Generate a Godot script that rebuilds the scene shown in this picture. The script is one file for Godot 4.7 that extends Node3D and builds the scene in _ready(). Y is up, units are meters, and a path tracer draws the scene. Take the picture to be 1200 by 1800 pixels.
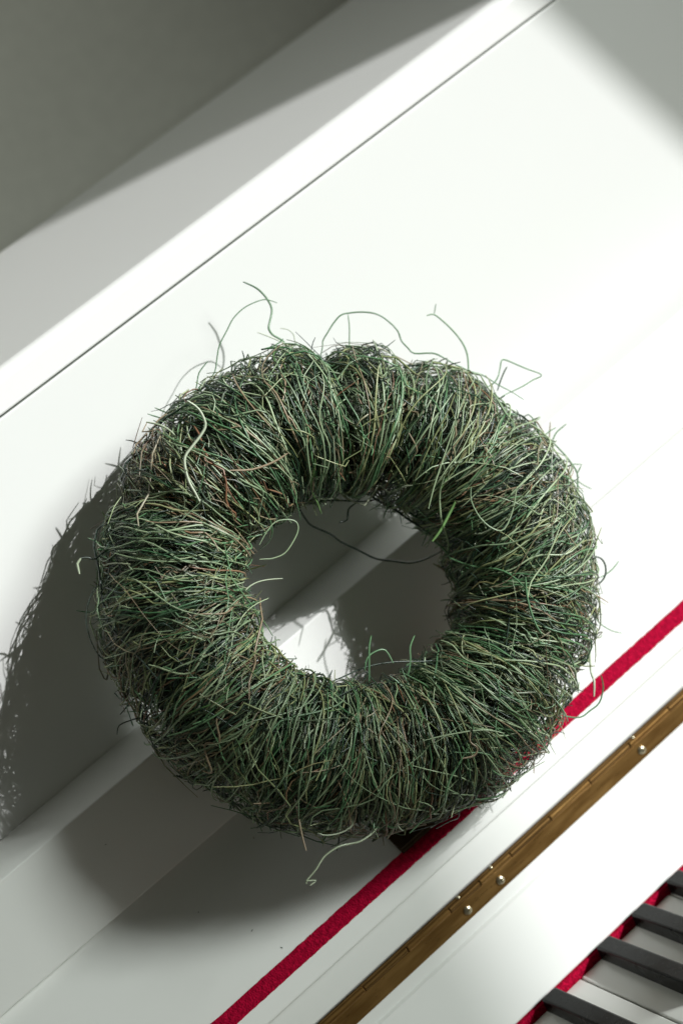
extends Node3D
# A straw wreath leaning on the front of a white lacquered upright piano. Units: metres, y up, z towards the player.

const SUN_SIDE := 1.0          # how far the sun travels sideways per metre into the piano
const SUN_DROP := 0.55          # and down
const SUN_FAR := 12.0

var rng := RandomNumberGenerator.new()
var names := {}
var sun_dir := Vector3(SUN_SIDE, SUN_DROP, 1.0).normalized()
var sun_place := Vector3(0.0, 0.0, 0.0) + sun_dir * SUN_FAR
var piano: Node3D
var wreath: Node3D
var strand_mat: StandardMaterial3D
const PIANO_BASE := Vector3(0, -0.26, 0)
const RING := 0.0975            # radius of the wreath's centre line
const TUBE := 0.0402            # radius of the straw tube
const LIFT := 0.139             # wreath centre above the node's origin, along the wreath


func _ready() -> void:
	rng.seed = 20417
	# camera
	var cam := Camera3D.new()
	cam.name = "camera"
	var at := CameraAttributesPhysical.new()
	at.frustum_focal_length = 53.333
	at.exposure_aperture = 3.4
	at.frustum_focus_distance = 1.205
	at.frustum_near = 0.05
	at.frustum_far = 40.0
	cam.fov = 25.36
	cam.near = 0.05
	cam.far = 40.0
	add_child(cam)
	cam.transform = Transform3D(Basis(Vector3(0.73064, -0.51382, 0.44960), Vector3(0.60066, 0.79682, -0.06549), Vector3(-0.32460, 0.31791, 0.89082)).orthonormalized(), Vector3(-0.40765, 0.44273, 1.18000))
	cam.attributes = at
	cam.fov = 25.36
	cam.current = true

	# surroundings: the dim room behind the photographer
	var env := Environment.new()
	env.background_mode = Environment.BG_COLOR
	env.background_color = Color(0.057, 0.058, 0.048).linear_to_srgb()
	env.tonemap_mode = Environment.TONE_MAPPER_LINEAR
	env.tonemap_exposure = 1.0
	env.sdfgi_enabled = true
	env.ssao_enabled = true
	env.ssil_enabled = true
	var we := WorldEnvironment.new()
	we.name = "world_environment"
	we.environment = env
	add_child(we)

	# low sun from out of view on the right
	var sun := SpotLight3D.new()
	sun.name = "sun_lamp"
	sun.light_color = Color(1.0, 1.0, 1.0)
	sun.light_energy = 1.06 * SUN_FAR * SUN_FAR
	sun.light_size = 0.05
	sun.spot_range = 30.0
	sun.spot_attenuation = 2.0
	sun.spot_angle = 7.0
	sun.spot_angle_attenuation = 0.1
	sun.shadow_enabled = true
	add_child(sun)
	sun.look_at_from_position(sun_place, Vector3.ZERO)
	# unseen soft light on the right, placed to light the corner and lower left
	var soft_lamp := AreaLight3D.new()
	soft_lamp.name = "unseen_soft_light"
	soft_lamp.light_color = Color(0.97, 1.0, 0.975)
	soft_lamp.area_size = Vector2(1.0, 1.2)
	soft_lamp.area_normalize_energy = true
	soft_lamp.area_range = 12.0
	soft_lamp.light_energy = 0.82 * 4.5 * 4.5
	soft_lamp.shadow_enabled = true
	add_child(soft_lamp)
	soft_lamp.look_at_from_position(Vector3(1.10, 0.42, 1.0).normalized() * 4.5, Vector3(-0.1, 0, 0))

	build_sun_boards()
	build_wall()
	build_piano()
	build_wreath()
	build_crumbs()


# ---------------------------------------------------------------- helpers

func numbered(n: String) -> String:
	var k: int = names.get(n, 0)
	names[n] = k + 1
	return n if k == 0 else "%s_%03d" % [n, k]


func tag(o: Node3D, label: String, category: String) -> Node3D:
	o.set_meta("label", label)
	o.set_meta("category", category)
	return o


func put(called: String, mesh: Mesh, mat: Material, parent: Node3D, at := Vector3.ZERO) -> MeshInstance3D:
	var o := MeshInstance3D.new()
	o.name = called
	o.mesh = mesh
	o.material_override = mat
	o.position = at
	parent.add_child(o, true)
	return o


func paint(albedo: Color, rough: float, spec := 0.5) -> StandardMaterial3D:
	var m := StandardMaterial3D.new()
	m.albedo_color = albedo.linear_to_srgb()
	m.roughness = rough
	m.metallic_specular = spec
	return m


# adds one triangle whose front looks along n
func tri(st: SurfaceTool, a: Vector3, b: Vector3, c: Vector3, na: Vector3, nb: Vector3, nc: Vector3) -> void:
	var turned := (b - a).cross(c - a).dot(na + nb + nc) > 0.0
	var ps := [a, c, b] if turned else [a, b, c]
	var ns := [na, nc, nb] if turned else [na, nb, nc]
	for i in 3:
		st.set_normal(ns[i])
		st.add_vertex(ps[i])


func quad(st: SurfaceTool, a: Vector3, b: Vector3, c: Vector3, d: Vector3, na: Vector3, nb: Vector3, nc: Vector3, nd: Vector3) -> void:
	tri(st, a, b, c, na, nb, nc)
	tri(st, a, c, d, na, nc, nd)


# rounds the corners of a closed outline; each corner is [x, y, radius]; gives [[point, normal], ...]
func rounded(pts: Array) -> Array:
	var area := 0.0
	var n := pts.size()
	for i in n:
		var p: Array = pts[i]
		var q: Array = pts[(i + 1) % n]
		area += float(p[0]) * float(q[1]) - float(q[0]) * float(p[1])
	var s := 1.0 if area > 0.0 else -1.0
	var out := []
	for i in n:
		var p0 := Vector2(pts[(i + n - 1) % n][0], pts[(i + n - 1) % n][1])
		var p1 := Vector2(pts[i][0], pts[i][1])
		var p2 := Vector2(pts[(i + 1) % n][0], pts[(i + 1) % n][1])
		var d1 := (p1 - p0).normalized()
		var d2 := (p2 - p1).normalized()
		var n1 := Vector2(d1.y, -d1.x) * s
		var n2 := Vector2(d2.y, -d2.x) * s
		var r: float = pts[i][2]
		if r <= 0.0:
			out.append([p1, n1])
			out.append([p1, n2])
			continue
		var turn := d1.angle_to(d2)
		var cut := minf(r * absf(tan(turn / 2.0)), minf(p0.distance_to(p1), p1.distance_to(p2)) * 0.49)
		var steps := 5
		for k in steps + 1:
			var t := float(k) / steps
			var a := (p1 - d1 * cut).lerp(p1, t)
			var b := p1.lerp(p1 + d2 * cut, t)
			out.append([a.lerp(b, t), n1.slerp(n2, t) if absf(n1.angle_to(n2)) < 3.1 else n1.lerp(n2, t)])
	return out


# a bar with that outline in (z, y), running along x
func bar(outline: Array, x0: float, x1: float, shift := Vector3.ZERO) -> ArrayMesh:
	var st := SurfaceTool.new()
	st.begin(Mesh.PRIMITIVE_TRIANGLES)
	var o := rounded(outline)
	var n := o.size()
	for i in n:
		var p: Vector2 = o[i][0]
		var q: Vector2 = o[(i + 1) % n][0]
		if p.distance_to(q) < 1e-7:
			continue
		var np := Vector3(0, o[i][1].y, o[i][1].x)
		var nq := Vector3(0, o[(i + 1) % n][1].y, o[(i + 1) % n][1].x)
		quad(st, Vector3(x0, p.y, p.x) - shift, Vector3(x1, p.y, p.x) - shift, Vector3(x1, q.y, q.x) - shift, Vector3(x0, q.y, q.x) - shift, np, np, nq, nq)
	var flat := PackedVector2Array()
	for e in o:
		if flat.is_empty() or flat[flat.size() - 1].distance_to(e[0]) > 1e-7:
			flat.append(e[0])
	var idx := Geometry2D.triangulate_polygon(flat)
	for x in [x0, x1]:
		var nn := Vector3(-1 if x == x0 else 1, 0, 0)
		for k in range(0, idx.size(), 3):
			var a := flat[idx[k]]
			var b := flat[idx[k + 1]]
			var c := flat[idx[k + 2]]
			tri(st, Vector3(x, a.y, a.x) - shift, Vector3(x, b.y, b.x) - shift, Vector3(x, c.y, c.x) - shift, nn, nn, nn)
	return st.commit()


# the same bar, but soft: its outline wavers a little along x
func soft_bar(outline: Array, x0: float, x1: float, shift: Vector3, amount: float) -> ArrayMesh:
	var nz := FastNoiseLite.new()
	nz.seed = 9
	nz.frequency = 0.09
	nz.fractal_octaves = 4
	var st := SurfaceTool.new()
	st.begin(Mesh.PRIMITIVE_TRIANGLES)
	var o := rounded(outline)
	var n := o.size()
	var steps := 560
	for s in steps:
		for i in n:
			var q := []
			var m := []
			for e in [[s, i], [s + 1, i], [s + 1, (i + 1) % n], [s, (i + 1) % n]]:
				var p: Vector2 = o[e[1]][0]
				var d: Vector2 = o[e[1]][1]
				p += d * amount * nz.get_noise_2d(e[0] * 3.1, p.x * 9000.0 + p.y * 5000.0)
				q.append(Vector3(lerpf(x0, x1, float(e[0]) / steps), p.y, p.x) - shift)
				m.append(Vector3(0, d.y, d.x))
			quad(st, q[0], q[1], q[2], q[3], m[0], m[1], m[2], m[3])
	return st.commit()


# a box with bevelled edges, its top tapered by inset; centre of its base at the origin
func block(size: Vector3, bevel: float, inset := 0.0, drop_back := 0.0) -> ArrayMesh:
	var st := SurfaceTool.new()
	st.begin(Mesh.PRIMITIVE_TRIANGLES)
	st.set_smooth_group(-1)
	var h := size / 2.0
	var rings := []
	for lv in [[0.0, 0.0], [size.y - bevel, inset], [size.y - bevel * 0.3, inset + bevel * 0.3], [size.y, inset + bevel]]:
		var ring := []
		var hx: float = h.x - lv[1]
		var hz: float = h.z - lv[1]
		var y: float = lv[0]
		var c := bevel * 0.8
		for p in [[hx - c, -hz], [hx, -hz + c], [hx, hz - c], [hx - c, hz], [-hx + c, hz], [-hx, hz - c], [-hx, -hz + c], [-hx + c, -hz]]:
			var yy: float = y - (drop_back * (0.5 - p[1] / size.z) if y > 0.0 else 0.0)
			ring.append(Vector3(p[0], yy, p[1]))
		rings.append(ring)
	for r in rings.size() - 1:
		for i in 8:
			var a: Vector3 = rings[r][i]
			var b: Vector3 = rings[r][(i + 1) % 8]
			var c: Vector3 = rings[r + 1][(i + 1) % 8]
			var d: Vector3 = rings[r + 1][i]
			var nn := Vector3(a.x + b.x, 0, 0) if false else (b - a).cross(d - a).normalized()
			if nn.dot(a + b - Vector3(0, a.y + b.y - size.y, 0)) < 0.0:
				nn = -nn
			quad(st, a, b, c, d, nn, nn, nn, nn)
	var top: Array = rings[3]
	for i in range(1, 7):
		var nt: Vector3 = (top[i] - top[0]).cross(top[i + 1] - top[0]).normalized()
		if nt.y < 0:
			nt = -nt
		tri(st, top[0], top[i], top[i + 1], nt, nt, nt)
	return st.commit()


func noise_tex(freq: float, seed_: int, lo: Color, hi: Color, normal := false, strength := 1.0, size := 512) -> NoiseTexture2D:
	var nz := FastNoiseLite.new()
	nz.seed = seed_
	nz.frequency = freq
	nz.fractal_octaves = 4
	var t := NoiseTexture2D.new()
	t.width = size
	t.height = size
	t.seamless = true
	t.noise = nz
	if normal:
		t.as_normal_map = true
		t.bump_strength = strength
	else:
		var g := Gradient.new()
		g.set_color(0, lo)
		g.set_color(1, hi)
		t.color_ramp = g
	return t


# ---------------------------------------------------------------- unseen sun boards and wall

# an unseen board that keeps the sun off part of the scene; its outline is given where its shadow would meet the plane of the piano's front
func sun_board(pts: Array, how_far: float, mat: Material, parent: Node3D) -> void:
	var st := SurfaceTool.new()
	st.begin(Mesh.PRIMITIVE_TRIANGLES)
	var poly := PackedVector2Array()
	for p in pts:
		poly.append(Vector2(p[0], p[1]))
	var near := []
	var back := []
	for p in poly:
		var q := Vector3(p.x, p.y, 0).lerp(sun_place, how_far / SUN_FAR)
		near.append(q)
		back.append(q + sun_dir * 0.03)
	var idx := Geometry2D.triangulate_polygon(poly)
	for k in range(0, idx.size(), 3):
		tri(st, near[idx[k]], near[idx[k + 1]], near[idx[k + 2]], -sun_dir, -sun_dir, -sun_dir)
		tri(st, back[idx[k]], back[idx[k + 1]], back[idx[k + 2]], sun_dir, sun_dir, sun_dir)
	for i in near.size():
		var j := (i + 1) % near.size()
		var nn: Vector3 = (near[j] - near[i]).cross(sun_dir).normalized()
		quad(st, near[i], near[j], back[j], back[i], nn, nn, nn, nn)
	put("unseen_sun_board", st.commit(), mat, parent)


func build_sun_boards() -> void:  # out of view; outlines shaped to cast the shade on lid, corner and shelf
	var w := Node3D.new()
	w.name = "unseen_sun_boards"
	w.set_meta("kind", "structure")
	w.set_meta("label", "unseen boards placed to shade the lid, wall and lower left from the sun")
	add_child(w)
	var m := paint(Color(0.05, 0.052, 0.048), 0.9)
	sun_board([[0.215, 1.2], [0.218, 0.342], [0.254, 0.276], [0.287, 0.214], [0.302, 0.187], [0.344, 0.066], [0.71, -1.0], [1.9, -1.0], [1.9, 1.2]], 2.0, m, w)
	sun_board([[-1.2, 0.357], [0.235, 0.357], [0.235, 1.2], [-1.2, 1.2]], 2.1, m, w)
	sun_board([[-1.02, 1.2], [-0.222, 0.025], [-0.165, -0.10], [-0.125, -0.17], [-0.13, -0.205], [-0.175, -0.28], [-0.65, -1.0], [-1.9, -1.0], [-1.9, 1.2]], 5.0, m, w)


func build_wall() -> void:
	var m := paint(Color(0.78, 0.775, 0.69), 0.85)
	m.albedo_texture = noise_tex(0.02, 61, Color(0.97, 0.97, 0.97), Color(1, 1, 1))
	m.normal_enabled = true
	m.normal_texture = noise_tex(0.08, 62, Color.BLACK, Color.WHITE, true, 3.0)
	m.normal_scale = 0.12
	m.uv1_triplanar = true
	m.uv1_world_triplanar = true
	m.uv1_scale = Vector3(5, 5, 5)
	var wall := put("wall", bar([[-0.50, -0.8, 0], [-0.46, -0.8, 0], [-0.46, 1.6, 0], [-0.50, 1.6, 0]], -1.2, 1.8), m, self)
	wall.set_meta("kind", "structure")
	wall.set_meta("label", "plain grey wall in shade behind the piano")


# ---------------------------------------------------------------- piano

func build_piano() -> void:
	piano = Node3D.new()
	piano.name = "piano"
	piano.position = PIANO_BASE
	tag(piano, "white lacquered upright piano with red felt strip, brass hinge and black keys", "piano")
	add_child(piano)
	var x0 := -0.62
	var x1 := 0.88
	var white := paint(Color(0.83, 0.84, 0.82), 0.2)
	white.roughness_texture = noise_tex(0.004, 3, Color(0.88, 0.88, 0.88), Color(1, 1, 1))
	white.roughness = 0.34
	white.uv1_triplanar = true
	white.uv1_world_triplanar = true
	white.uv1_scale = Vector3(4, 4, 4)
	var lid_sunlit_white := white.duplicate() as StandardMaterial3D
	lid_sunlit_white.albedo_color = Color(0.90, 0.905, 0.885).linear_to_srgb()  # same lacquer made lighter to stand for the sun on the lid
	var satin := paint(Color(0.88, 0.885, 0.865), 0.42)
	satin.roughness_texture = noise_tex(0.02, 5, Color(0.8, 0.8, 0.8), Color(1, 1, 1))
	satin.normal_enabled = true
	satin.normal_texture = noise_tex(0.05, 8, Color.BLACK, Color.WHITE, true, 1.2)
	satin.normal_scale = 0.05
	satin.uv1_triplanar = true
	satin.uv1_world_triplanar = true
	satin.uv1_scale = Vector3(6, 6, 6)
	var felt := paint(Color(0.70, 0.008, 0.058), 1.0, 0.1)
	felt.albedo_texture = noise_tex(0.045, 11, Color(0.62, 0.62, 0.62), Color(1, 1, 1))
	felt.normal_enabled = true
	felt.normal_texture = noise_tex(0.09, 12, Color.BLACK, Color.WHITE, true, 6.0)
	felt.normal_scale = 1.0
	felt.uv1_triplanar = true
	felt.uv1_world_triplanar = true
	felt.uv1_scale = Vector3(14, 14, 14)
	felt.rim_enabled = true
	felt.rim = 0.3
	felt.rim_tint = 0.8
	var gap_shade := paint(Color(0.02, 0.022, 0.02), 0.9)  # near-black colour standing for shade in open seams

	put("lid", bar([[-0.2145, 0.2262, 0.002], [-0.2145, 0.188, 0.001], [0.002, 0.1884, 0.0014], [0.0022, 0.2090, 0.0075]], x0, x1, PIANO_BASE), lid_sunlit_white, piano)
	put("front_panel", bar([[0.0, 0.1869, 0.0012], [0.0, -0.004, 0], [-0.022, -0.004, 0], [-0.022, 0.1869, 0]], x0, x1, PIANO_BASE), white, piano)
	put("seam_shade_strip", bar([[-0.012, 0.1870, 0], [-0.0035, 0.1870, 0], [-0.0035, 0.1882, 0], [-0.012, 0.1882, 0]], x0, x1, PIANO_BASE), paint(Color(0.32, 0.35, 0.30), 0.8), piano)  # added strip, coloured like the shade in the seam under the lid
	put("gap_backing", bar([[-0.024, 0.187, 0], [-0.024, -0.25, 0], [-0.05, -0.25, 0], [-0.05, 0.187, 0]], x0, x1, PIANO_BASE), gap_shade, piano)  # added sheet that puts shade behind the open seams
	# the raised rail below the panel, with a ledge on top
	put("panel_rail", bar([[0.0003, 0.0, 0.0], [0.0318, -0.0058, 0.0012], [0.034, -0.0652, 0.0014], [-0.02, -0.0652, 0], [-0.02, -0.0042, 0], [0.0003, -0.0042, 0]], x0, x1, PIANO_BASE), satin, piano)
	# the sloping shelf on which the wreath stands
	put("sloping_shelf", bar([[-0.019, -0.0659, 0], [0.026, -0.0659, 0.0005], [0.0782, -0.1297, 0.0], [0.0868, -0.1350, 0.0012], [0.0900, -0.1463, 0.0016], [0.080, -0.1478, 0], [-0.019, -0.148, 0]], x0, x1, PIANO_BASE), satin, piano)
	put("felt_strip", soft_bar([[0.0782, -0.1287, 0.0006], [0.0787, -0.1285, 0.0006], [0.0868, -0.1337, 0.0007], [0.0864, -0.1350, 0.0003], [0.0794, -0.1306, 0]], -0.35, 0.45, PIANO_BASE, 0.0005), felt, piano)
	# leaf of the folding fallboard above the hinge
	put("upper_leaf", bar([[0.0815, -0.1483, 0], [0.0830, -0.1693, 0.0015], [0.068, -0.1693, 0], [0.068, -0.1483, 0]], x0, x1, PIANO_BASE), white, piano)
	put("fallboard", bar([[0.0818, -0.1717, 0.0006], [0.0848, -0.1932, 0.0007], [0.0870, -0.1943, 0.0008], [0.1130, -0.2385, 0.0015], [0.068, -0.2385, 0], [0.068, -0.1717, 0]], x0, x1, PIANO_BASE), white, piano)
	build_hinge(x0, x1)
	build_bracket()
	build_keys(felt)


func brass(tone: float, rough: float) -> StandardMaterial3D:
	var m := paint(Color(0.47 * tone, 0.275 * tone, 0.095 * tone), rough)
	m.metallic = 0.85
	m.albedo_texture = noise_tex(0.012, 31, Color(0.72, 0.68, 0.62), Color(1, 1, 1))
	m.roughness_texture = noise_tex(0.03, 32, Color(0.7, 0.7, 0.7), Color(1, 1, 1))
	m.uv1_triplanar = true
	m.uv1_world_triplanar = true
	m.uv1_scale = Vector3(3.5, 28, 28)
	return m


# a rod along x with rounded ends
func rod(r: float, length: float) -> ArrayMesh:
	var st := SurfaceTool.new()
	st.begin(Mesh.PRIMITIVE_TRIANGLES)
	var prof := [[-length / 2, 0.0], [-length / 2, r * 0.8], [-length / 2 + r * 0.2, r], [length / 2 - r * 0.2, r], [length / 2, r * 0.8], [length / 2, 0.0]]
	var k := 14
	for i in prof.size() - 1:
		for j in k:
			var a := TAU * j / k
			var b := TAU * (j + 1) / k
			var da := Vector3(0, sin(a), cos(a))
			var db := Vector3(0, sin(b), cos(b))
			var p := Vector3(prof[i][0], 0, 0)
			var q := Vector3(prof[i + 1][0], 0, 0)
			var slope := Vector3(0, 0, 0)
			if i == 0 or i == 1:
				slope = Vector3(-1 if i == 0 else -0.7, 0, 0)
			elif i >= 3:
				slope = Vector3(1 if i == 4 else 0.7, 0, 0)
			var na := (slope + (da if i != 0 and i != 4 else Vector3.ZERO)).normalized()
			var nb := (slope + (db if i != 0 and i != 4 else Vector3.ZERO)).normalized()
			quad(st, p + da * prof[i][1], p + db * prof[i][1], q + db * prof[i + 1][1], q + da * prof[i + 1][1], na, nb, nb, na)
	return st.commit()


# a round-headed screw with a cross recess, looking along +z
func screw_head(r: float) -> ArrayMesh:
	var st := SurfaceTool.new()
	st.begin(Mesh.PRIMITIVE_TRIANGLES)
	var prof := [[r, 0.0], [r * 0.98, r * 0.22], [r * 0.8, r * 0.5], [r * 0.5, r * 0.66], [r * 0.3, r * 0.70], [r * 0.26, r * 0.3], [0.0, r * 0.25]]
	var k := 20
	for i in prof.size() - 1:
		for j in k:
			var a := TAU * j / k
			var b := TAU * (j + 1) / k
			var ra := 1.0
			var rb := 1.0
			if i >= 4:
				ra = 0.75 + 0.45 * absf(cos(2.0 * a))
				rb = 0.75 + 0.45 * absf(cos(2.0 * b))
			var da := Vector3(cos(a), sin(a), 0)
			var db := Vector3(cos(b), sin(b), 0)
			var dr: float = prof[i + 1][0] - prof[i][0]
			var dz: float = prof[i + 1][1] - prof[i][1]
			var na := (da * dz + Vector3(0, 0, -dr)).normalized()
			var nb := (db * dz + Vector3(0, 0, -dr)).normalized()
			var s0a := ra if i > 4 else 1.0
			var s0b := rb if i > 4 else 1.0
			quad(st, da * prof[i][0] * s0a + Vector3(0, 0, prof[i][1]), db * prof[i][0] * s0b + Vector3(0, 0, prof[i][1]), db * prof[i + 1][0] * rb + Vector3(0, 0, prof[i + 1][1]), da * prof[i + 1][0] * ra + Vector3(0, 0, prof[i + 1][1]), na, nb, nb, na)
	return st.commit()


func build_hinge(x0: float, x1: float) -> void:
	var warm := brass(0.95, 0.36)
	var pale := brass(0.62, 0.42)
	var nickel := paint(Color(0.42, 0.38, 0.27), 0.32)
	nickel.metallic = 0.9
	# lower leaf, screwed to the fallboard
	var leaf := put("hinge", bar([[0.0822, -0.1750, 0.0003], [0.0837, -0.1850, 0.0004], [0.0852, -0.1853, 0.0004], [0.0840, -0.1748, 0.0005]], x0, x1, PIANO_BASE), warm, piano)
	put("upper_flange", bar([[0.0822, -0.1698, 0.0], [0.0846, -0.1698, 0.0003], [0.0846, -0.1708, 0.0003], [0.0822, -0.1708, 0.0]], x0, x1, PIANO_BASE), pale, leaf)
	# knuckles in turn from the lower and the upper leaf
	var ends := [-0.182, -0.149, -0.1161, -0.0833, -0.0595, -0.0352, -0.003, 0.0295, 0.0629, 0.0961, 0.129, 0.162]
	var gaps := PackedFloat32Array()
	for i in ends.size() - 1:
		var a: float = ends[i]
		var b: float = ends[i + 1]
		var mine := i % 2 == 0
		var kn := put("knuckle", rod(0.0023 if mine else 0.0020, b - a - 0.0005), warm if mine else pale, leaf, Vector3((a + b) / 2, -0.1728, 0.0832) - PIANO_BASE)
		kn.rotation.x = 0.4
		gaps.append(a)
	var head := screw_head(0.0027)
	for x in [0.0678, -0.0485, -0.0744]:
		var s := put("screw", head, nickel, leaf, Vector3(x, -0.1800, 0.0845) - PIANO_BASE)
		s.rotation = Vector3(-0.12, 0.0, x * 17.0)
		var t := put("flange_screw", screw_head(0.0011), nickel, leaf, Vector3(x - 0.0006, -0.1699, 0.0844) - PIANO_BASE)
		t.rotation = Vector3(-0.9, 0, 0)


# small dark metal bracket on the shelf, half hidden by the wreath
func build_bracket() -> void:
	var m := paint(Color(0.07, 0.045, 0.022), 0.5)
	m.metallic = 0.8
	var tilt := deg_to_rad(50.7)
	var b := Node3D.new()
	b.name = "shelf_bracket"
	b.position = Vector3(-0.043, -0.1205, 0.0710) - PIANO_BASE
	b.rotation.x = tilt
	piano.add_child(b, true)
	put("bracket_plate", block(Vector3(0.085, 0.0016, 0.020), 0.0005), m, b)
	var pin := put("bracket_pin", rod(0.0016, 0.085), m, b, Vector3(0, 0.0012, 0.0108))
	pin.rotation.x = 0.2
	for x in [-0.034, 0.0, 0.034]:
		var s := put("bracket_screw", screw_head(0.003), m, b, Vector3(x, 0.0015, -0.002))
		s.rotation.x = -PI / 2


func build_keys(felt: Material) -> void:
	var ivory := paint(Color(0.9, 0.905, 0.87), 0.25)
	ivory.roughness_texture = noise_tex(0.02, 41, Color(0.7, 0.7, 0.7), Color(1, 1, 1))
	ivory.uv1_triplanar = true
	ivory.uv1_scale = Vector3(8, 8, 8)
	var wood := paint(Color(0.34, 0.25, 0.15), 0.7)
	var ebony := paint(Color(0.004, 0.0042, 0.0042), 0.36, 0.3)
	ebony.roughness_texture = noise_tex(0.01, 42, Color(0.6, 0.6, 0.6), Color(1, 1, 1))
	ebony.uv1_triplanar = true
	ebony.uv1_scale = Vector3(12, 12, 12)
	var top := -0.2436
	put("key_felt", bar([[0.1050, -0.2389, 0], [0.1142, -0.2389, 0.0012], [0.1144, -0.2458, 0.001], [0.1050, -0.2458, 0]], -0.62, 0.88, PIANO_BASE), felt, piano)
	put("key_bed", bar([[0.06, -0.268, 0], [0.28, -0.268, 0], [0.28, -0.28, 0], [0.06, -0.28, 0]], -0.62, 0.88, PIANO_BASE), wood, piano)
	var pitch := 0.0242
	var edge := -0.0507 - 3.0 * pitch
	var wm := block(Vector3(pitch - 0.0011, 0.0022, 0.150), 0.0007)
	var stem := block(Vector3(pitch - 0.0016, 0.0172, 0.149), 0.0003)
	for i in 9:
		var k := put("white_key", wm, ivory, piano, Vector3(edge + (i + 0.5) * pitch, top - 0.0022, 0.1150 + 0.075) - PIANO_BASE)
		put("key_stick", stem, wood, k, Vector3(0, -0.0174, 0))
	var bm := block(Vector3(0.0126, 0.0136, 0.094), 0.0012, 0.0008, 0.0026)
	for x in [-0.117, -0.0720, -0.0282, 0.0002, 0.0290]:
		put("black_key", bm, ebony, piano, Vector3(x, top - 0.0024, 0.1150 + 0.047) - PIANO_BASE)


# ---------------------------------------------------------------- wreath

var tones := {
	"dark": [Color(0.012, 0.03, 0.02), Color(0.03, 0.058, 0.038)],
	"green": [Color(0.06, 0.16, 0.07), Color(0.16, 0.31, 0.15)],
	"grey": [Color(0.14, 0.215, 0.12), Color(0.44, 0.54, 0.33)],
	"olive": [Color(0.19, 0.23, 0.09), Color(0.42, 0.45, 0.23)],
	"tan": [Color(0.27, 0.20, 0.125), Color(0.33, 0.25, 0.16)],
	"rust": [Color(0.24, 0.115, 0.06), Color(0.29, 0.15, 0.09)],
	"pale": [Color(0.34, 0.40, 0.27), Color(0.48, 0.54, 0.40)],
	"bright": [Color(0.12, 0.25, 0.08), Color(0.22, 0.36, 0.13)],
}
var bump := FastNoiseLite.new()
var sp := PackedVector3Array()
var sn := PackedVector3Array()
var sc := PackedColorArray()
var si := PackedInt32Array()


func tone(kind: String) -> Color:
	var t: Array = tones[kind]
	return (t[0] as Color).lerp(t[1], rng.randf())


func any_tone(th := 99.0) -> String:
	var r := rng.randf()
	if th < 90.0 and rng.randf() < 0.30 + 1.1 * bump.get_noise_2d(cos(th) * 6.0 + 7.0, sin(th) * 6.0 + 60.0):
		# a drier stretch of the wreath
		return ["tan", "olive", "grey", "tan", "rust", "olive"][rng.randi() % 6] if r < 0.6 else "dark"
	for e in [["dark", 0.35], ["green", 0.58], ["grey", 0.79], ["olive", 0.87], ["tan", 0.935], ["rust", 0.955], ["pale", 0.99]]:
		if r < e[1]:
			return e[0]
	return "bright"


# adds a tapered tube through pts to the strand arrays
func tube(pts: PackedVector3Array, r: float, color: Color, tip: Color, flat := 1.0, sides := 4) -> void:
	var n := pts.size()
	var base := sp.size()
	var up := Vector3(rng.randfn(), rng.randfn(), rng.randfn()).normalized()
	for i in n:
		var d := (pts[mini(i + 1, n - 1)] - pts[maxi(i - 1, 0)]).normalized()
		var s := d.cross(up)
		if s.length_squared() < 1e-4:
			s = d.cross(Vector3(0.3, 0.8, 0.5))
		s = s.normalized()
		var u := s.cross(d)
		up = u
		var t := float(i) / (n - 1)
		var rr := r * (1.0 - 0.45 * pow(absf(2.0 * t - 1.0), 4.0))
		var c := color.lerp(tip, t)
		for k in sides:
			var a := TAU * k / sides
			var o := s * cos(a) * flat + u * sin(a)
			sp.append(pts[i] + o * rr)
			sn.append(o.normalized())
			sc.append(c)
	for i in n - 1:
		for k in sides:
			var a := base + i * sides + k
			var b := base + i * sides + (k + 1) % sides
			var c := a + sides
			var d := b + sides
			si.append_array([a, b, d, a, d, c])
	# closed ends
	for k in range(1, sides - 1):
		si.append_array([base, base + k + 1, base + k])
		var e := base + (n - 1) * sides
		si.append_array([e, e + k, e + k + 1])


func take() -> ArrayMesh:
	var arr := []
	arr.resize(Mesh.ARRAY_MAX)
	arr[Mesh.ARRAY_VERTEX] = sp
	arr[Mesh.ARRAY_NORMAL] = sn
	arr[Mesh.ARRAY_COLOR] = sc
	arr[Mesh.ARRAY_INDEX] = si
	var m := ArrayMesh.new()
	m.add_surface_from_arrays(Mesh.PRIMITIVE_TRIANGLES, arr)
	sp = PackedVector3Array()
	sn = PackedVector3Array()
	sc = PackedColorArray()
	si = PackedInt32Array()
	return m


# the tube's radius round the ring: the wreath is bound from overlapping bundles
func girth(th: float) -> float:
	var v := bump.get_noise_2d(cos(th) * 3.0, sin(th) * 3.0)
	var w := bump.get_noise_2d(cos(th) * 9.0 + 40.0, sin(th) * 9.0)
	var cut := 0.0
	# grooves where one bundle overlaps the next: [angle, depth, half-width]
	for g in [[1.02, 0.25, 0.055], [0.66, 0.23, 0.06], [2.1, 0.14, 0.05], [2.96, 0.06, 0.06], [-1.05, 0.08, 0.05], [0.18, 0.06, 0.05], [-2.75, 0.08, 0.05], [-1.75, 0.07, 0.05], [1.45, 0.07, 0.04]]:
		var d := angle_difference(th, g[0]) / float(g[2])
		cut += float(g[1]) * exp(-d * d)
	return TUBE * (1.0 + 0.09 * v + 0.07 * w - cut)


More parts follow.
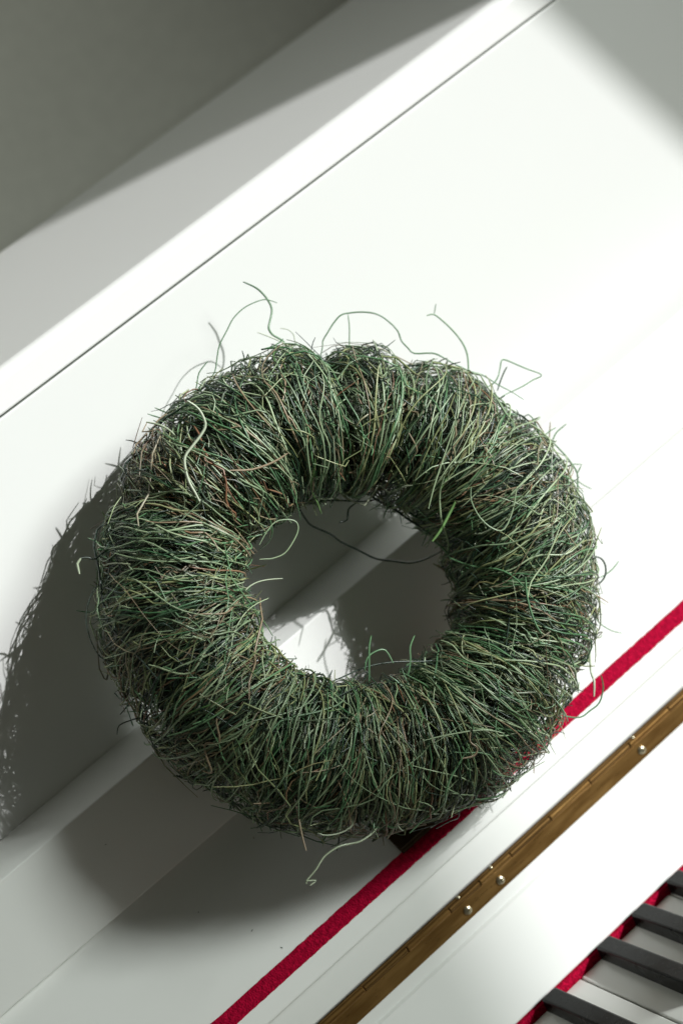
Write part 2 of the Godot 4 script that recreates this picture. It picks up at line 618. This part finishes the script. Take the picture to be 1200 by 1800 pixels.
# a point of the tube: th round the ring, ph round the tube (0 outwards, 90 degrees to the front), h out from its surface
func spot(th: float, ph: float, h: float) -> Vector3:
	var r := girth(th) + h
	var rad := Vector3(cos(th), sin(th), 0)
	return rad * (RING * (1.0 + 0.038 * cos(2.0 * (th + 0.61))) + r * cos(ph)) + Vector3(0, 0, r * sin(ph)) + Vector3(0, LIFT, 0)


func lean(th: float) -> float:
	return 0.42 * bump.get_noise_2d(cos(th) * 5.0 + 90.0, sin(th) * 5.0 + 20.0)


# one strand lying across the tube
func straw_path(th: float, ph: float, span: float, h: float, skew: float, curl: float, lift: float, steps: int) -> PackedVector3Array:
	var pts := PackedVector3Array()
	var w1 := rng.randf() * TAU
	var w2 := rng.randf() * TAU
	var f1 := rng.randf_range(1.5, 4.5)
	var f2 := rng.randf_range(5.0, 10.0)
	var one := rng.randf() < 0.5
	var k1 := rng.randf_range(0.1, 0.6)
	var k2 := rng.randf_range(0.4, 0.9)
	var s1 := rng.randfn(0.0, 0.06) * (0.5 + curl)
	var s2 := rng.randfn(0.0, 0.11) * (0.5 + curl)
	var hk := rng.randfn(0.0, 0.0022)
	for i in steps:
		var t := float(i) / (steps - 1)
		var e := t - 0.5
		var end := t if one else 1.0 - t
		var rise := lift * pow(maxf(0.0, (end - 0.55) / 0.45), 2.0)
		var tt := th + skew * e + curl * (sin(w1 + f1 * t * TAU * 0.5) * 0.035 + sin(w2 + f2 * t) * 0.012) + s1 * (maxf(0.0, t - k1) - 0.5 * (1.0 - k1)) + s2 * (maxf(0.0, t - k2) - 0.5 * (1.0 - k2))
		var hh := h + rise + hk * maxf(0.0, 1.0 - absf(t - k2) * 5.0) + curl * 0.0011 * sin(w2 + f1 * t * 3.0)
		# strands sink a little where they turn away, so that they stay on the tube
		pts.append(spot(tt, ph + span * e, hh))
	return pts


func fly(r: float, kind: String, mm: Array) -> void:
	var raw := PackedVector3Array()
	for i in range(0, mm.size(), 3):
		raw.append(Vector3(mm[i], mm[i + 1] + LIFT * 1000.0, mm[i + 2]) / 1000.0)
	var pts := PackedVector3Array()
	for i in raw.size() - 1:
		for k in 3:
			pts.append(raw[i].cubic_interpolate(raw[i + 1], raw[maxi(i - 1, 0)], raw[mini(i + 2, raw.size() - 1)], k / 3.0))
	pts.append(raw[raw.size() - 1])
	var flat := 0.45 if r > 0.8 else 1.0
	tube(pts, r / 1000.0, tone(kind), tone(kind), flat, 6)
	put("strand", take(), strand_mat, wreath)


# a bit of straw that fell off
func crumb(at: Vector3, size: float, turn: float, kind: String, label: String, group: String) -> void:
	var pts := PackedVector3Array()
	for k in 4:
		var t := k / 3.0 - 0.5
		pts.append(Vector3(cos(turn) * t, sin(turn) * t * 0.75 + 0.06 * (0.25 - t * t), -sin(turn) * t * 0.6) * size)
	tube(pts, size * 0.16, tone(kind), tone(kind), 0.7, 6)
	var o := put(numbered("straw_crumb"), take(), strand_mat, self, at)
	tag(o, label, "crumb")
	if group:
		o.set_meta("group", group)


func build_crumbs() -> void:
	var g := "loose straw crumbs on the piano"
	crumb(Vector3(-0.1766, -0.1108, 0.0631), 0.0016, 0.3, "dark", "dark straw crumb in the middle of the white sloping shelf below the wreath", g)
	crumb(Vector3(-0.1711, -0.1248, 0.0745), 0.0013, 2.0, "dark", "dark straw crumb on the sloping shelf closest to the red felt strip", g)
	crumb(Vector3(-0.1403, -0.0808, 0.0385), 0.0013, 1.1, "tan", "brownish straw crumb on the sloping shelf just under the wreath's lower edge", g)
	crumb(Vector3(-0.1913, -0.0895, 0.0457), 0.001, 0.7, "dark", "smallest dark straw crumb on the sloping shelf, leftmost there", g)
	crumb(Vector3(-0.2084, -0.0285, 0.0331), 0.0012, 2.6, "dark", "dark straw crumb on the white rail left of the wreath", g)


func build_wreath() -> void:
	bump.seed = 77
	bump.frequency = 0.35
	bump.fractal_octaves = 2
	wreath = Node3D.new()
	wreath.name = "straw_wreath"
	tag(wreath, "round green straw wreath with wispy loose ends leaning on the white piano", "wreath")
	add_child(wreath)
	var b := Basis(Vector3.UP, deg_to_rad(0.5)) * Basis(Vector3.RIGHT, deg_to_rad(-16.0))
	wreath.transform = Transform3D(b, Vector3(-0.0244, 0.0108, 0.077) - b.y * LIFT)
	strand_mat = StandardMaterial3D.new()
	strand_mat.vertex_color_use_as_albedo = true
	strand_mat.roughness = 0.36
	strand_mat.metallic_specular = 0.6
	# inner ring under the straw, coloured near black for the shade between strands
	var st := SurfaceTool.new()
	st.begin(Mesh.PRIMITIVE_TRIANGLES)
	var nu := 96
	var nv := 20
	for i in nu:
		for j in nv:
			var q := []
			var m := []
			for e in [[0, 0], [1, 0], [1, 1], [0, 1]]:
				var th: float = TAU * (i + e[0]) / nu
				var ph: float = TAU * (j + e[1]) / nv
				q.append(spot(th, ph, -0.0118))
				m.append(Vector3(cos(th) * cos(ph), sin(th) * cos(ph), sin(ph)))
			quad(st, q[0], q[1], q[2], q[3], m[0], m[1], m[2], m[3])
	put("inner_ring", st.commit(), paint(Color(0.03, 0.036, 0.022), 0.9), wreath)

	# the mass of straw, too fine to pick apart
	for i in 7600:
		var th := rng.randf() * TAU
		var ph := rng.randf_range(-1.3, 4.4)
		var wild := rng.randf()
		var span := rng.randf_range(1.2, 3.0) if i % 3 == 0 else rng.randf_range(0.35, 1.3)
		var skew := lean(th) + rng.randfn(0.0, 0.045)
		var h := 0.0018 - 0.0125 * pow(rng.randf(), 1.1)
		var lift := 0.0
		var curl := rng.randf_range(0.2, 0.8)
		if wild < 0.055:
			skew = rng.randfn(0.0, 0.45)
			span = rng.randf_range(0.5, 1.6)
			h = rng.randf_range(-0.0015, 0.003)
			curl = rng.randf_range(0.8, 1.8)
			lift = rng.randf_range(0.0, 0.006)
		elif wild < 0.24:
			lift = rng.randf_range(0.001, 0.008)
		var c := any_tone(th)
		var a := tone(c)
		tube(straw_path(th, ph, span, h, skew, curl, lift, 15 if span > 1.3 else 9), lerpf(0.00024, 0.00064, pow(rng.randf(), 1.5)), a, a.lerp(tone(any_tone()), 0.4), rng.randf_range(0.55, 1.0))
	# short broken ends sticking out
	for i in 1100:
		var th := rng.randf() * TAU
		var ph := rng.randf_range(-0.9, 4.0)
		if rng.randf() < 0.35:
			ph = rng.randf_range(2.4, 3.5) if rng.randf() < 0.5 else rng.randf_range(-0.5, 0.6)
		var p := spot(th, ph, -0.002)
		var out := (spot(th, ph, 0.01) - p).normalized()
		var along := (spot(th, ph + 0.05, -0.002) - p).normalized()
		var side := out.cross(along)
		var d := (out * rng.randf_range(0.15, 0.8) + along * rng.randfn(0.0, 0.9) + side * rng.randfn(0.0, 0.6)).normalized()
		var bend := (out * rng.randfn(0, 0.4) + along * rng.randfn(0, 0.5) + side * rng.randfn(0, 0.5)) * 0.5
		var length := rng.randf_range(0.003, 0.013)
		var pts := PackedVector3Array()
		for k in 5:
			var t := k / 4.0
			pts.append(p + d * length * t + bend * length * t * t)
		var c := any_tone()
		tube(pts, rng.randf_range(0.00022, 0.0005), tone(c), tone(c))
	var mass := put("straw", take(), strand_mat, wreath)
	mass.set_meta("kind", "stuff")

	# the strands on top that can be picked apart
	for i in 240:
		var th := TAU * (i + rng.randf()) / 240.0
		var wild := rng.randf()
		var ph := rng.randf_range(0.2, 2.6)
		var c := any_tone()
		if c == "dark" or c == "bright":
			c = "grey"
		elif c == "rust":
			c = "tan"
		elif c == "pale":
			c = "olive"
		var pts: PackedVector3Array
		if wild < 0.12:
			pts = straw_path(th, ph, rng.randf_range(0.6, 1.6), rng.randf_range(0.001, 0.004), rng.randfn(0.0, 0.35), rng.randf_range(0.8, 1.7), rng.randf_range(0.0, 0.008), 18)
		else:
			pts = straw_path(th, ph, rng.randf_range(1.4, 2.9), rng.randf_range(0.0, 0.0022), lean(th) + rng.randfn(0, 0.1), rng.randf_range(0.3, 0.8), rng.randf_range(0.0, 0.005), 18)
		tube(pts, rng.randf_range(0.0003, 0.00058), tone(c), tone(c), 1.0, 5)
		put("strand", take(), strand_mat, wreath)
	# long loose ends
	fly(0.6, "green", [64, 169, -8, 67, 163, -7, 68, 158, -6, 68, 152, -6, 66, 147, -5, 61, 143, -4, 57, 140, -3, 56, 136, -2, 58, 131, -2, 58, 127, -1, 55, 115, 0])
	fly(0.35, "green", [69, 148, 0, 67, 151, 0, 64, 154, 0, 58, 156, 0, 51, 157, 0, 43, 156, 0, 36, 153, 0, 27, 149, 0, 21, 144, 0, 15, 139, 0, 7, 137, 0, -4, 135, 0])
	fly(0.35, "pale", [49, 142, 0, 53, 136, 0, 58, 127, 0, 59, 120, 0])
	fly(0.3, "pale", [61, 136, 0, 64, 133, 0, 65, 129, 0, 63, 125, 0, 60, 120, 0])
	fly(0.35, "green", [-4, 135, 0, 2, 139, 0, 8, 144, 0, 16, 146, 0])
	fly(0.45, "green", [63, 105, 0, 73, 113, 1, 76, 116, 1, 81, 118, 2, 87, 120, 2, 93, 121, 3, 98, 119, 3, 104, 115, 4, 109, 110, 5, 112, 104, 5, 113, 95, 6, 111, 89, 6, 111, 84, 7, 112, 79, 7, 120, 73, 8, 123, 68, 9, 126, 61, 9, 131, 51, 10, 135, 46, 10, 139, 35, 11, 142, 29, 11, 145, 20, 12])
	fly(0.35, "green", [83, 102, 5, 86, 106, 5, 92, 113, 5, 96, 119, 5])
	fly(0.5, "green", [133, 91, 5, 137, 89, 5, 139, 82, 5, 140, 75, 5, 140, 67, 5, 138, 60, 5, 133, 53, 5, 129, 48, 5])
	fly(0.3, "green", [137, 89, 5, 142, 93, 5])
	fly(0.42, "green", [124, 38, 10, 131, 39, 10, 137, 38, 9, 142, 39, 9, 147, 42, 8, 151, 45, 8, 154, 43, 7, 157, 38, 7, 161, 32, 6, 166, 24, 6, 160, 25, 5, 152, 26, 5, 144, 28, 4, 139, 29, 4])
	fly(0.5, "dark", [139, 33, 4, 144, 36, 4, 150, 39, 4, 153, 40, 4])
	fly(0.4, "tan", [144, -11, 0, 148, -7, 0, 152, -3, 0, 155, 0, 0])
	fly(0.45, "green", [145, -10, 0, 149, -9, 0, 154, -7, 0, 162, -7, 0])
	fly(0.5, "green", [144, -2, 5, 146, -10, 5, 147, -19, 5, 147, -26, 5, 146, -32, 5, 141, -38, 5, 137, -43, 5, 130, -46, 5])
	fly(0.4, "green", [146, -32, 5, 151, -30, 5])
	fly(0.35, "green", [146, -25, 5, 152, -30, 5])
	fly(0.35, "green", [143, -35, 5, 145, -40, 5, 147, -44, 5])
	fly(0.6, "dark", [119, -70, 5, 125, -77, 5, 124, -83, 5, 119, -87, 5, 112, -87, 5, 106, -85, 5])
	fly(0.4, "green", [119, -86, 0, 125, -87, 0, 130, -87, 0, 135, -86, 0])
	fly(0.35, "green", [103, -94, 0, 103, -100, 0, 102, -105, 0, 105, -113, 0, 109, -118, 0])
	fly(0.7, "pale", [87, -107, 10, 81, -113, 11, 75, -120, 12, 72, -125, 14, 66, -131, 15])
	fly(0.5, "green", [77, -125, 15, 74, -131, 14, 67, -136, 13, 60, -136, 12, 53, -135, 12, 47, -129, 11, 45, -122, 10])
	fly(0.6, "dark", [12, 61, -25, 13, 53, -25, 12, 43, -25, 13, 38, -25, 18, 29, -25, 20, 22, -25, 25, 12, -25, 30, 2, -25, 37, -5, -25, 44, -12, -25, 52, -16, -25, 60, -18, -25, 68, -20, -25])
	fly(0.5, "dark", [12, 52, -15, 18, 49, -15, 27, 44, -15, 39, 34, -15, 45, 30, -15, 54, 25, -15])
	fly(0.42, "grey", [-39, 46, 25, -36, 44, 25, -33, 42, 25, -26, 40, 25, -18, 42, 25, -12, 45, 25, -10, 49, 25, -13, 53, 25, -19, 56, 25, -26, 55, 25, -34, 52, 25])
	fly(0.45, "pale", [-58, 37, 20, -52, 38, 20, -46, 37, 20, -40, 34, 20, -34, 30, 20])
	fly(1.0, "bright", [44, -6, 25, 51, -4, 27, 61, 0, 28, 67, 3, 30])
	fly(0.6, "green", [-32, -42, 20, -26, -35, 20, -20, -28, 20, -15, -24, 20])
	fly(0.5, "green", [-30, -36, 20, -25, -32, 20, -19, -32, 20, -14, -35, 20, -15, -43, 20])
	fly(0.5, "green", [-11, -54, 15, -5, -49, 15, 0, -43, 15, 6, -40, 15])
	fly(0.4, "dark", [-49, -29, 15, -39, -32, 15, -26, -36, 15, -12, -44, 15, 1, -54, 15, 12, -61, 15])
	fly(0.7, "dark", [36, 48, -10, 40, 43, -9, 44, 37, -7, 45, 29, -6, 49, 19, -4, 52, 8, -3, 54, 1, -1, 56, -7, 0])
	fly(0.5, "dark", [45, 35, -15, 38, 34, -14, 31, 34, -12, 26, 30, -11, 21, 32, -10])
	fly(0.9, "pale", [-21, 135, 42, -19, 128, 42, -21, 120, 42, -26, 117, 42, -34, 115, 42, -41, 113, 42, -45, 108, 42, -48, 101, 42, -49, 95, 42, -50, 90, 42])
	fly(0.6, "pale", [-39, 140, 20, -35, 134, 23, -33, 127, 25, -35, 119, 28, -39, 114, 30])
	fly(0.6, "dark", [-48, 129, 5, -54, 130, 5, -59, 129, 5, -61, 125, 5, -61, 118, 5])
	fly(0.5, "dark", [-87, 96, 5, -96, 100, 5, -103, 100, 5, -106, 103, 5, -109, 105, 5])
	fly(0.9, "pale", [-109, 105, 5, -112, 104, 5, -113, 103, 5, -115, 99, 5])
	fly(0.4, "tan", [-24, 137, 10, -31, 137, 10, -38, 133, 10, -42, 126, 10])
	fly(0.35, "dark", [-101, 89, 5, -114, 88, 5, -124, 82, 5, -129, 76, 5, -133, 67, 5, -134, 58, 5, -131, 53, 5, -126, 46, 5])
	fly(0.35, "dark", [-131, 15, 0, -137, 20, 0, -141, 22, 0, -148, 24, 0, -152, 21, 0])
	fly(0.5, "tan", [-101, -57, 20, -105, -64, 21, -111, -74, 23, -115, -81, 24, -118, -87, 25])
	fly(0.6, "pale", [-67, -100, 20, -74, -102, 21, -82, -104, 21, -91, -103, 22, -97, -100, 22, -103, -97, 23, -112, -96, 23, -120, -98, 24, -127, -99, 24, -129, -100, 25])
	fly(0.5, "pale", [-128, -99, 25, -124, -102, 25, -128, -102, 25])
	fly(0.5, "pale", [-81, -80, 20, -84, -85, 20, -86, -91, 20, -89, -94, 20, -96, -93, 20, -103, -89, 20, -106, -85, 20])
	fly(0.5, "pale", [-82, -77, 20, -87, -79, 20, -93, -82, 20, -101, -87, 20])
	fly(0.6, "dark", [-140, -16, -5, -137, -21, -5, -129, -28, -5, -122, -32, -5])
	fly(0.45, "grey", [73, 5, 46, 68, -1, 46, 66, -11, 46, 68, -20, 46, 73, -24, 46, 84, -19, 46, 94, -11, 46])
	fly(0.45, "grey", [49, 10, 38, 58, 17, 40, 72, 26, 42, 83, 33, 44, 91, 39, 46])
	fly(0.45, "grey", [-37, -81, 45, -27, -86, 45, -13, -94, 45, -5, -100, 45, 1, -107, 45])
	fly(0.6, "tan", [-13, -94, 45, -17, -98, 45, -16, -103, 45, -20, -105, 45, -26, -102, 45])
	fly(0.6, "tan", [-28, 93, 46, -18, 86, 46, -6, 82, 46, 3, 81, 46])
	fly(0.6, "green", [65, -51, 47, 58, -61, 47, 53, -73, 47, 52, -80, 47])
	fly(0.45, "grey", [102, -41, 47, 82, -51, 47, 66, -55, 47, 58, -61, 47])
